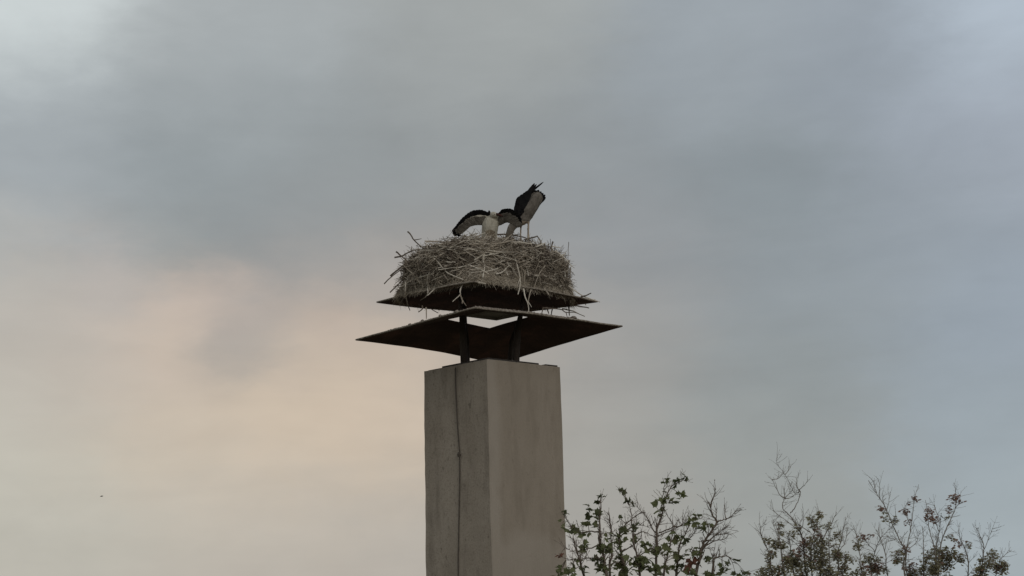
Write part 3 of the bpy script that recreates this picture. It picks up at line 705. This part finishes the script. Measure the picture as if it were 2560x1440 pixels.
def crown_tree(name, label, Y0, trunk_px, fork_z, shoots, clusters, leaf, mats, bark, r_main, leaf_px, dens, twigs, singles, seed, low_clusters, wander=.5):
    random.seed(seed)
    base = at(trunk_px, 1400, Y0); base.z = 0
    t = thing(name, label, 'tree', base)
    fork = Vector((base.x, base.y, fork_z)); sc = Y0 / F
    tk = MB(); tk.tube(spline([base - Vector((0, 0, .1)), base + Vector((.06, .03, fork_z * .35)), base + Vector((-.05, 0, fork_z * .7)), fork], 6), [(.17 * (1 - .55 * i / 18)) for i in range(19)], 10)
    for a in range(5):
        an = a * 1.257 + .3; tk.tube([base + Vector((math.cos(an) * .3, math.sin(an) * .3, -.05)), base + Vector((math.cos(an) * .13, math.sin(an) * .13, .12)), base + Vector((0, 0, .5))], [.04, .07, .06], 7)
    tk.build('trunk', bark, t, smooth=True)
    tips = []; tm = MB(); segs = []
    for path, isroot in shoots:
        d0 = rnd(-wander, wander); d1 = d0 + rnd(-.3, .3)
        if not isroot and segs:                    # a side branch starts on the branch it forks from
            st_ = path[0]; near = min(segs, key=lambda s_: (s_[0] - st_[0]) ** 2 + (s_[1] - st_[1]) ** 2); d0 = near[2]; d1 = d0 + rnd(-.15, .15)
        n_ = len(path); P3 = [at(p[0], p[1], Y0 + d0 + (d1 - d0) * i / max(1, n_ - 1)) for i, p in enumerate(path)]
        r0 = r_main * (1 if isroot else .62) * rnd(.85, 1.15)
        if isroot:
            b = P3[0]; P3 = [fork - Vector((0, 0, rnd(.05, .4))), fork.lerp(b, .45) + Vector(((b.x - fork.x) * .12, rnd(-.15, .15), -.12))] + P3
        s3 = spline(P3, 4); m_ = len(s3)
        rad = [r0 * (1.5 if isroot else 1) * (1 - .84 * (i / (m_ - 1)) ** .7) for i in range(m_)]
        bm_ = MB(); bm_.tube([p + rvec(.006) for p in s3], rad, 6); bm_.build('branch', bark, t, smooth=True)
        for i, p in enumerate(s3):
            px, py = proj(p); segs.append((px, py, p.y - Y0))
            for _r in range(2 if py > 1310 else 1):
              if i > m_ * .25 and i < m_ - 1 and random.random() < twigs and py < 1500:
                d = (s3[i + 1] - p).normalized(); side = (d * .7 + rvec(.9) + Vector((0, 0, .25))).normalized(); ln = rnd(10, 40) * sc
                pts = [p]; dd = side
                for k in range(4): dd = (dd + rvec(.22) + Vector((0, 0, .05))).normalized(); pts.append(pts[-1] + dd * ln / 4)
                r1 = max(.0028, rad[i] * .45); tm.tube(pts, [r1 * (1 - .17 * k) for k in range(5)], 4)
                for _k in range(2 if py > 1300 else 1):
                    if random.random() > .7: continue
                    e = (dd + rvec(.9)).normalized(); tm.tube([pts[2], pts[2] + e * ln * .25, pts[2] + e * ln * .42 + rvec(.01)], [r1 * .6, r1 * .5, r1 * .35], 4)
                clump_ = pts[-1]; tips.append((clump_, ln))
                tm.tube([clump_ - dd * .008, clump_ + dd * .012], [r1 * .9, r1 * .4], 4)      # bud
    # leaves in clusters round the shoots; every cluster has stalks back to the nearest branch
    leaves = []
    for (cx, cy, r, mi) in clusters + low_clusters:
        near = min(segs, key=lambda s_: (s_[0] - cx) ** 2 + (s_[1] - cy) ** 2)
        c = at(cx, cy, Y0 + near[2]); hub = at(near[0], near[1], Y0 + near[2]); rr_ = r * sc
        if (hub - c).length > .03: tm.tube(spline([hub, hub.lerp(c, .5) + rvec(.02), c], 3), [r_main * .3, r_main * .26, r_main * .23, r_main * .2, r_main * .18, r_main * .16, r_main * .14][:len(spline([hub, c, c], 3))], 4)
        for _ in range(max(4, int(r * r * dens))):
            v = rvec(1)
            while v.length > 1: v = rvec(1)
            p = c + Vector((v.x, v.y * 1.1, v.z)) * rr_
            s = leaf_px * sc * rnd(.62, 1.25); fr = leaf_frame(); leaves.append((p, fr, s, mi if (mi or random.random() < .93) else (mi + 1) % 2))
            if random.random() < .55: tm.tube([c + v * rr_ * .2, p], [.0028, .0022], 3, cap=False)
    tm.build('twigs', bark, t, kind='stuff')
    vis = [l for l in leaves if -10 < proj(l[0])[0] < 2580 and proj(l[0])[1] < 1445]; random.shuffle(vis); vis.sort(key=lambda l: -l[2])
    one = set(id(l) for l in vis[:singles])
    if singles:
        vs, fs = leaf(1.0); protos = [MB().add(vs, fs).mesh('leaf', m) for m in mats]
    mass = [MB() for _ in mats]
    for l in leaves:
        p, fr, s, mi = l
        if id(l) in one:
            o = bpy.data.objects.new('leaf', protos[mi]); col.objects.link(o); o.parent = t
            m4 = (fr * s).to_4x4(); m4.translation = p - base; o.matrix_local = m4
        else:
            vs, fs = leaf(s); mass[mi].add([p + fr @ v for v in vs], fs)
    for i, mbm in enumerate(mass):
        if mbm.f: mbm.build('crown', mats[i], t, kind='stuff')
    return t
A = [  # traced shoots of the lobed-leaf tree: path in the photo, True when it rises from the fork
 ([(1516, 1440), (1511, 1402), (1499, 1353), (1499, 1331), (1500, 1291), (1501, 1267), (1503, 1241)], True), ([(1566, 1440), (1559, 1412), (1553, 1378), (1547, 1343), (1561, 1315), (1581, 1295), (1606, 1279)], True),
 ([(1600, 1440), (1593, 1396), (1583, 1340), (1579, 1291), (1575, 1263)], True), ([(1640, 1440), (1642, 1381), (1642, 1331), (1648, 1307), (1656, 1281), (1662, 1251), (1680, 1214), (1702, 1204), (1714, 1190)], True),
 ([(1740, 1440), (1748, 1402), (1757, 1363), (1773, 1337), (1791, 1307), (1781, 1287), (1775, 1265), (1767, 1251)], True), ([(1690, 1440), (1694, 1400), (1700, 1360), (1716, 1330), (1724, 1310)], True), ([(1780, 1440), (1783, 1400), (1800, 1393), (1819, 1390)], True),
 ([(1460, 1440), (1450, 1400), (1440, 1370), (1432, 1345)], True), ([(1525, 1440), (1530, 1390), (1528, 1340), (1523, 1280)], True), ([(1660, 1440), (1668, 1395), (1678, 1350), (1684, 1320)], True),
 ([(1575, 1263), (1565, 1248), (1553, 1229)], False), ([(1642, 1331), (1632, 1325), (1622, 1303), (1602, 1275), (1589, 1263)], False), ([(1648, 1331), (1682, 1317), (1670, 1291), (1664, 1280)], False),
 ([(1643, 1340), (1650, 1337), (1682, 1325), (1710, 1309), (1738, 1299), (1763, 1297)], False), ([(1775, 1267), (1780, 1255), (1787, 1231), (1789, 1222)], False), ([(1791, 1305), (1805, 1300), (1823, 1295), (1834, 1284), (1843, 1271)], False),
 ([(1815, 1297), (1811, 1282), (1813, 1265)], False), ([(1791, 1300), (1790, 1285), (1793, 1271)], False), ([(1757, 1370), (1783, 1341), (1800, 1337), (1819, 1333)], False), ([(1760, 1366), (1790, 1352), (1817, 1347)], False), ([(1756, 1375), (1775, 1350), (1805, 1325), (1815, 1318)], False),
 ([(1499, 1331), (1480, 1329), (1450, 1331), (1428, 1317), (1412, 1291)], False), ([(1501, 1360), (1470, 1372), (1440, 1378), (1412, 1371)], False), ([(1548, 1345), (1530, 1330), (1524, 1300), (1521, 1278)], False), ([(1656, 1281), (1655, 1250), (1660, 1222), (1664, 1204)], False),
 ([(1583, 1340), (1610, 1330), (1640, 1345)], False), ([(1593, 1390), (1630, 1370), (1660, 1335)], False), ([(1553, 1380), (1580, 1365), (1605, 1345)], False), ([(1700, 1360), (1720, 1350), (1737, 1330), (1745, 1318)], False), ([(1511, 1402), (1480, 1395), (1450, 1398), (1415, 1400)], False),
 ([(1682, 1317), (1705, 1312), (1706, 1288)], False), ([(1547, 1345), (1570, 1325), (1590, 1312), (1625, 1318)], False)]
AC = [(1501, 1240, 7, 1), (1497, 1253, 6, 1), (1491, 1289, 11, 0), (1473, 1269, 9, 1), (1474, 1290, 9, 1), (1469, 1306, 9, 0), (1496, 1310, 10, 0), (1575, 1255, 12, 1), (1553, 1229, 6, 1), (1714, 1189, 9, 1), (1690, 1206, 11, 1), (1664, 1240, 14, 0), (1699, 1236, 12, 0), (1655, 1258, 14, 0), (1652, 1280, 11, 0), (1664, 1201, 7, 1),
 (1680, 1256, 8, 1), (1738, 1301, 17, 0), (1723, 1302, 10, 0), (1773, 1315, 12, 0), (1761, 1327, 9, 1), (1811, 1418, 18, 0), (1835, 1400, 7, 1), (1837, 1428, 8, 1), (1860, 1428, 5, 1), (1412, 1283, 6, 1), (1406, 1311, 11, 0), (1430, 1317, 13, 0), (1456, 1343, 13, 0), (1462, 1367, 14, 0), (1400, 1386, 6, 2), (1404, 1420, 9, 0), (1396, 1436, 9, 0),
 (1561, 1331, 15, 0), (1545, 1351, 18, 0), (1521, 1339, 13, 0), (1548, 1297, 9, 1), (1582, 1315, 11, 1), (1686, 1341, 15, 0), (1662, 1367, 20, 0), (1632, 1384, 18, 0), (1692, 1388, 18, 0), (1545, 1400, 20, 0), (1499, 1412, 18, 0), (1479, 1402, 12, 1), (1561, 1422, 24, 0), (1612, 1412, 20, 0), (1662, 1416, 18, 0), (1732, 1382, 17, 0), (1734, 1408, 14, 2),
 (1696, 1420, 16, 0), (1722, 1430, 16, 0), (1430, 1430, 13, 0), (1455, 1420, 12, 1), (1590, 1350, 11, 0), (1440, 1400, 10, 0), (1510, 1372, 10, 1), (1613, 1365, 12, 0), (1755, 1395, 10, 1), (1712, 1352, 10, 1), (1585, 1395, 15, 0), (1640, 1425, 16, 0), (1520, 1432, 15, 0), (1770, 1432, 14, 0)]
random.seed(3)
AC += [(rnd(1415, 1800), rnd(1350, 1440), rnd(6, 15), random.choice((0, 0, 1))) for _ in range(8)]
low = [(rnd(1380, 1860), rnd(1450, 1640), rnd(16, 30), 0) for _ in range(46)]
crown_tree('maple_tree', 'tree with lobed green leaves and bare twigs close beside the chimney', 15.0, 1612, 7.3, A, AC, lobed_leaf, [M['leafA'], M['leafA2'], M['leafR']], M['bark'], .015, 18, .042, 1.0, 290, 11, low)

B = [([(2016, 1440), (2013, 1413), (2008, 1359), (2000, 1330), (1978, 1293), (1956, 1271), (1961, 1244), (1961, 1222)], True), ([(2030, 1440), (2027, 1380), (2036, 1330), (2045, 1300), (2049, 1278)], True), ([(1960, 1440), (1955, 1390), (1948, 1340), (1944, 1304)], True), ([(1930, 1440), (1925, 1390), (1912, 1360), (1902, 1334), (1899, 1307)], True),
 ([(2075, 1440), (2074, 1400), (2072, 1350), (2073, 1318)], True), ([(2095, 1440), (2094, 1385), (2104, 1345), (2114, 1293)], True), ([(2050, 1440), (2052, 1390), (2058, 1350), (2078, 1310), (2092, 1280)], True), ([(1985, 1440), (1980, 1400), (1975, 1360), (1969, 1330)], True),
 ([(1961, 1244), (1950, 1238), (1938, 1215), (1931, 1197)], False), ([(1961, 1246), (1975, 1233), (1980, 1227)], False), ([(1962, 1247), (1980, 1243), (1988, 1235)], False), ([(1976, 1283), (1985, 1272), (1994, 1255), (2002, 1228), (1988, 1233), (1977, 1214), (1962, 1186), (1941, 1158), (1945, 1143)], False),
 ([(1962, 1186), (1972, 1175), (1980, 1160)], False), ([(1997, 1224), (1991, 1212), (1991, 1189)], False), ([(1998, 1226), (2010, 1214), (2025, 1197)], False), ([(2000, 1328), (1969, 1304), (1939, 1282), (1926, 1263)], False), ([(2006, 1318), (2009, 1300), (2006, 1277)], False), ([(2024, 1329), (1998, 1312), (1978, 1293)], False),
 ([(1972, 1360), (1950, 1345), (1936, 1320), (1931, 1299)], False), ([(2094, 1385), (2110, 1360), (2119, 1335)], False), ([(2055, 1370), (2085, 1345), (2103, 1331)], False), ([(2010, 1380), (1985, 1355), (1968, 1348)], False), ([(2036, 1330), (2028, 1310), (2024, 1288)], False), ([(1931, 1200), (1945, 1196), (1952, 1192)], False)]
BC = [(2049, 1288, 13, 0), (2030, 1298, 12, 0), (2038, 1315, 14, 0), (1950, 1312, 10, 0), (1952, 1332, 8, 0), (1917, 1350, 10, 0), (1945, 1359, 16, 0), (1983, 1334, 12, 0), (1998, 1318, 10, 0), (2070, 1315, 10, 0), (2092, 1340, 13, 0), (2084, 1367, 10, 0), (2035, 1359, 22, 0), (2057, 1357, 16, 0), (2013, 1359, 18, 1), (1986, 1405, 24, 0), (1964, 1400, 16, 0),
 (2029, 1402, 24, 0), (2051, 1413, 24, 0), (2092, 1391, 16, 0), (1926, 1427, 20, 0), (1904, 1427, 12, 0), (1865, 1434, 8, 0), (2106, 1427, 20, 0), (2075, 1432, 20, 0), (1960, 1432, 20, 0), (2005, 1436, 22, 0), (1935, 1385, 10, 0), (2000, 1380, 14, 1), (2062, 1385, 14, 0), (2046, 1335, 12, 1), (1920, 1400, 9, 0)]
BC += [(rnd(1910, 2120), rnd(1355, 1440), rnd(8, 18), 0) for _ in range(16)]
low = [(rnd(1890, 2130), rnd(1450, 1580), rnd(18, 30), 0) for _ in range(30)]
crown_tree('small_leaved_tree', 'small-leaved green tree with a bare forked branch rising highest on its left', 21.0, 2020, 7.6, B, BC, oval_leaf, [M['leafB'], M['leafC']], M['bark2'], .013, 8.5, .27, 1.0, 0, 12, low)

Cc = [([(2262, 1440), (2265, 1378), (2254, 1359), (2232, 1312), (2210, 1263), (2191, 1233), (2172, 1203)], True), ([(2180, 1440), (2188, 1380), (2199, 1350), (2229, 1318)], True), ([(2268, 1440), (2267, 1378), (2278, 1315), (2285, 1255), (2297, 1210)], True), ([(2338, 1440), (2336, 1372), (2322, 1315), (2314, 1249)], True),
 ([(2343, 1440), (2341, 1372), (2348, 1330), (2354, 1283)], True), ([(2346, 1440), (2352, 1359), (2374, 1304), (2388, 1271), (2388, 1236), (2387, 1208)], True), ([(2450, 1440), (2460, 1372), (2452, 1345), (2440, 1318)], True), ([(2160, 1440), (2150, 1390), (2144, 1345), (2134, 1320)], True), ([(2420, 1440), (2418, 1390), (2402, 1350), (2396, 1325)], True),
 ([(2310, 1440), (2309, 1372), (2306, 1315)], True), ([(2490, 1440), (2500, 1400), (2530, 1375)], True), ([(2220, 1440), (2215, 1390), (2200, 1345), (2192, 1325)], True), ([(2461, 1372), (2472, 1345), (2483, 1318)], False), ([(2213, 1270), (2207, 1250), (2208, 1238)], False), ([(2216, 1278), (2222, 1255), (2224, 1230)], False), ([(2200, 1248), (2199, 1220), (2198, 1196)], False),
 ([(2352, 1300), (2341, 1280), (2337, 1262)], False), ([(2388, 1271), (2397, 1258), (2403, 1226)], False), ([(2348, 1330), (2340, 1310), (2334, 1295)], False), ([(2277, 1320), (2270, 1300), (2262, 1280), (2268, 1255)], False), ([(2188, 1380), (2172, 1362), (2158, 1345)], False), ([(2267, 1378), (2290, 1355), (2299, 1330)], False), ([(2229, 1318), (2237, 1300), (2240, 1288)], False), ([(2191, 1233), (2186, 1214), (2183, 1200)], False),
 ([(2352, 1290), (2364, 1296), (2374, 1290)], False), ([(2254, 1360), (2240, 1350), (2226, 1352)], False)]
CC_ = [(2202, 1271, 9, 1), (2209, 1280, 6, 0), (2213, 1296, 9, 0), (2237, 1299, 12, 0), (2263, 1278, 10, 1), (2270, 1258, 6, 1), (2270, 1304, 9, 1), (2286, 1247, 9, 1), (2322, 1278, 14, 1), (2334, 1299, 13, 1), (2320, 1296, 10, 1), (2386, 1246, 14, 1), (2402, 1255, 7, 1), (2374, 1272, 11, 1), (2370, 1293, 6, 0), (2155, 1343, 12, 1), (2144, 1359, 15, 0), (2177, 1340, 8, 1), (2374, 1345, 11, 0),
 (2396, 1359, 12, 1), (2420, 1362, 10, 0), (2262, 1374, 12, 1), (2340, 1376, 14, 0), (2365, 1372, 10, 0)]
CC_ += [(rnd(2120, 2530), rnd(1385, 1440), rnd(9, 20), 0 if random.random() < .75 else 1) for _ in range(34)] + [(rnd(2300, 2380), rnd(1385, 1440), rnd(12, 20), 0) for _ in range(8)]
low = [(rnd(2120, 2540), rnd(1450, 1580), rnd(18, 30), 0) for _ in range(40)]
crown_tree('russet_tipped_tree', 'thin tree with upright shoots and russet leaf clusters, farthest right', 21.8, 2330, 7.6, Cc, CC_, oval_leaf, [M['leafB'], M['leafC']], M['bark2'], .012, 8.2, .26, 1.0, 0, 13, low)

# ------------------------------------------------------------------ swallow far off
sw_ = at(254, 1241, 95.0); bird = thing('flying_bird', 'tiny dark bird flying far off low in the left sky', 'bird', sw_)
b_ = MB(); b_.tube([sw_ + Vector((-.10, 0, 0)), sw_ + Vector((-.06, 0, .008)), sw_ + Vector((.02, 0, .004)), sw_ + Vector((.10, 0, .0))], [.008, .028, .024, .006], 8); b_.build('body', M['speck'], bird)
for s in (-1, 1):
    wv = MB(); wv.add([sw_ + Vector(v) for v in [(-.05, 0, .01), (.02, 0, .01), (.09, s * .13, .045), (.06, s * .15, .05), (-.05, 0, .016), (.02, 0, .016), (.09, s * .13, .05), (.06, s * .15, .054)]], [(0, 1, 2, 3), (7, 6, 5, 4), (0, 4, 5, 1), (1, 5, 6, 2), (2, 6, 7, 3), (3, 7, 4, 0)]); wv.build('wing', M['speck'], bird)
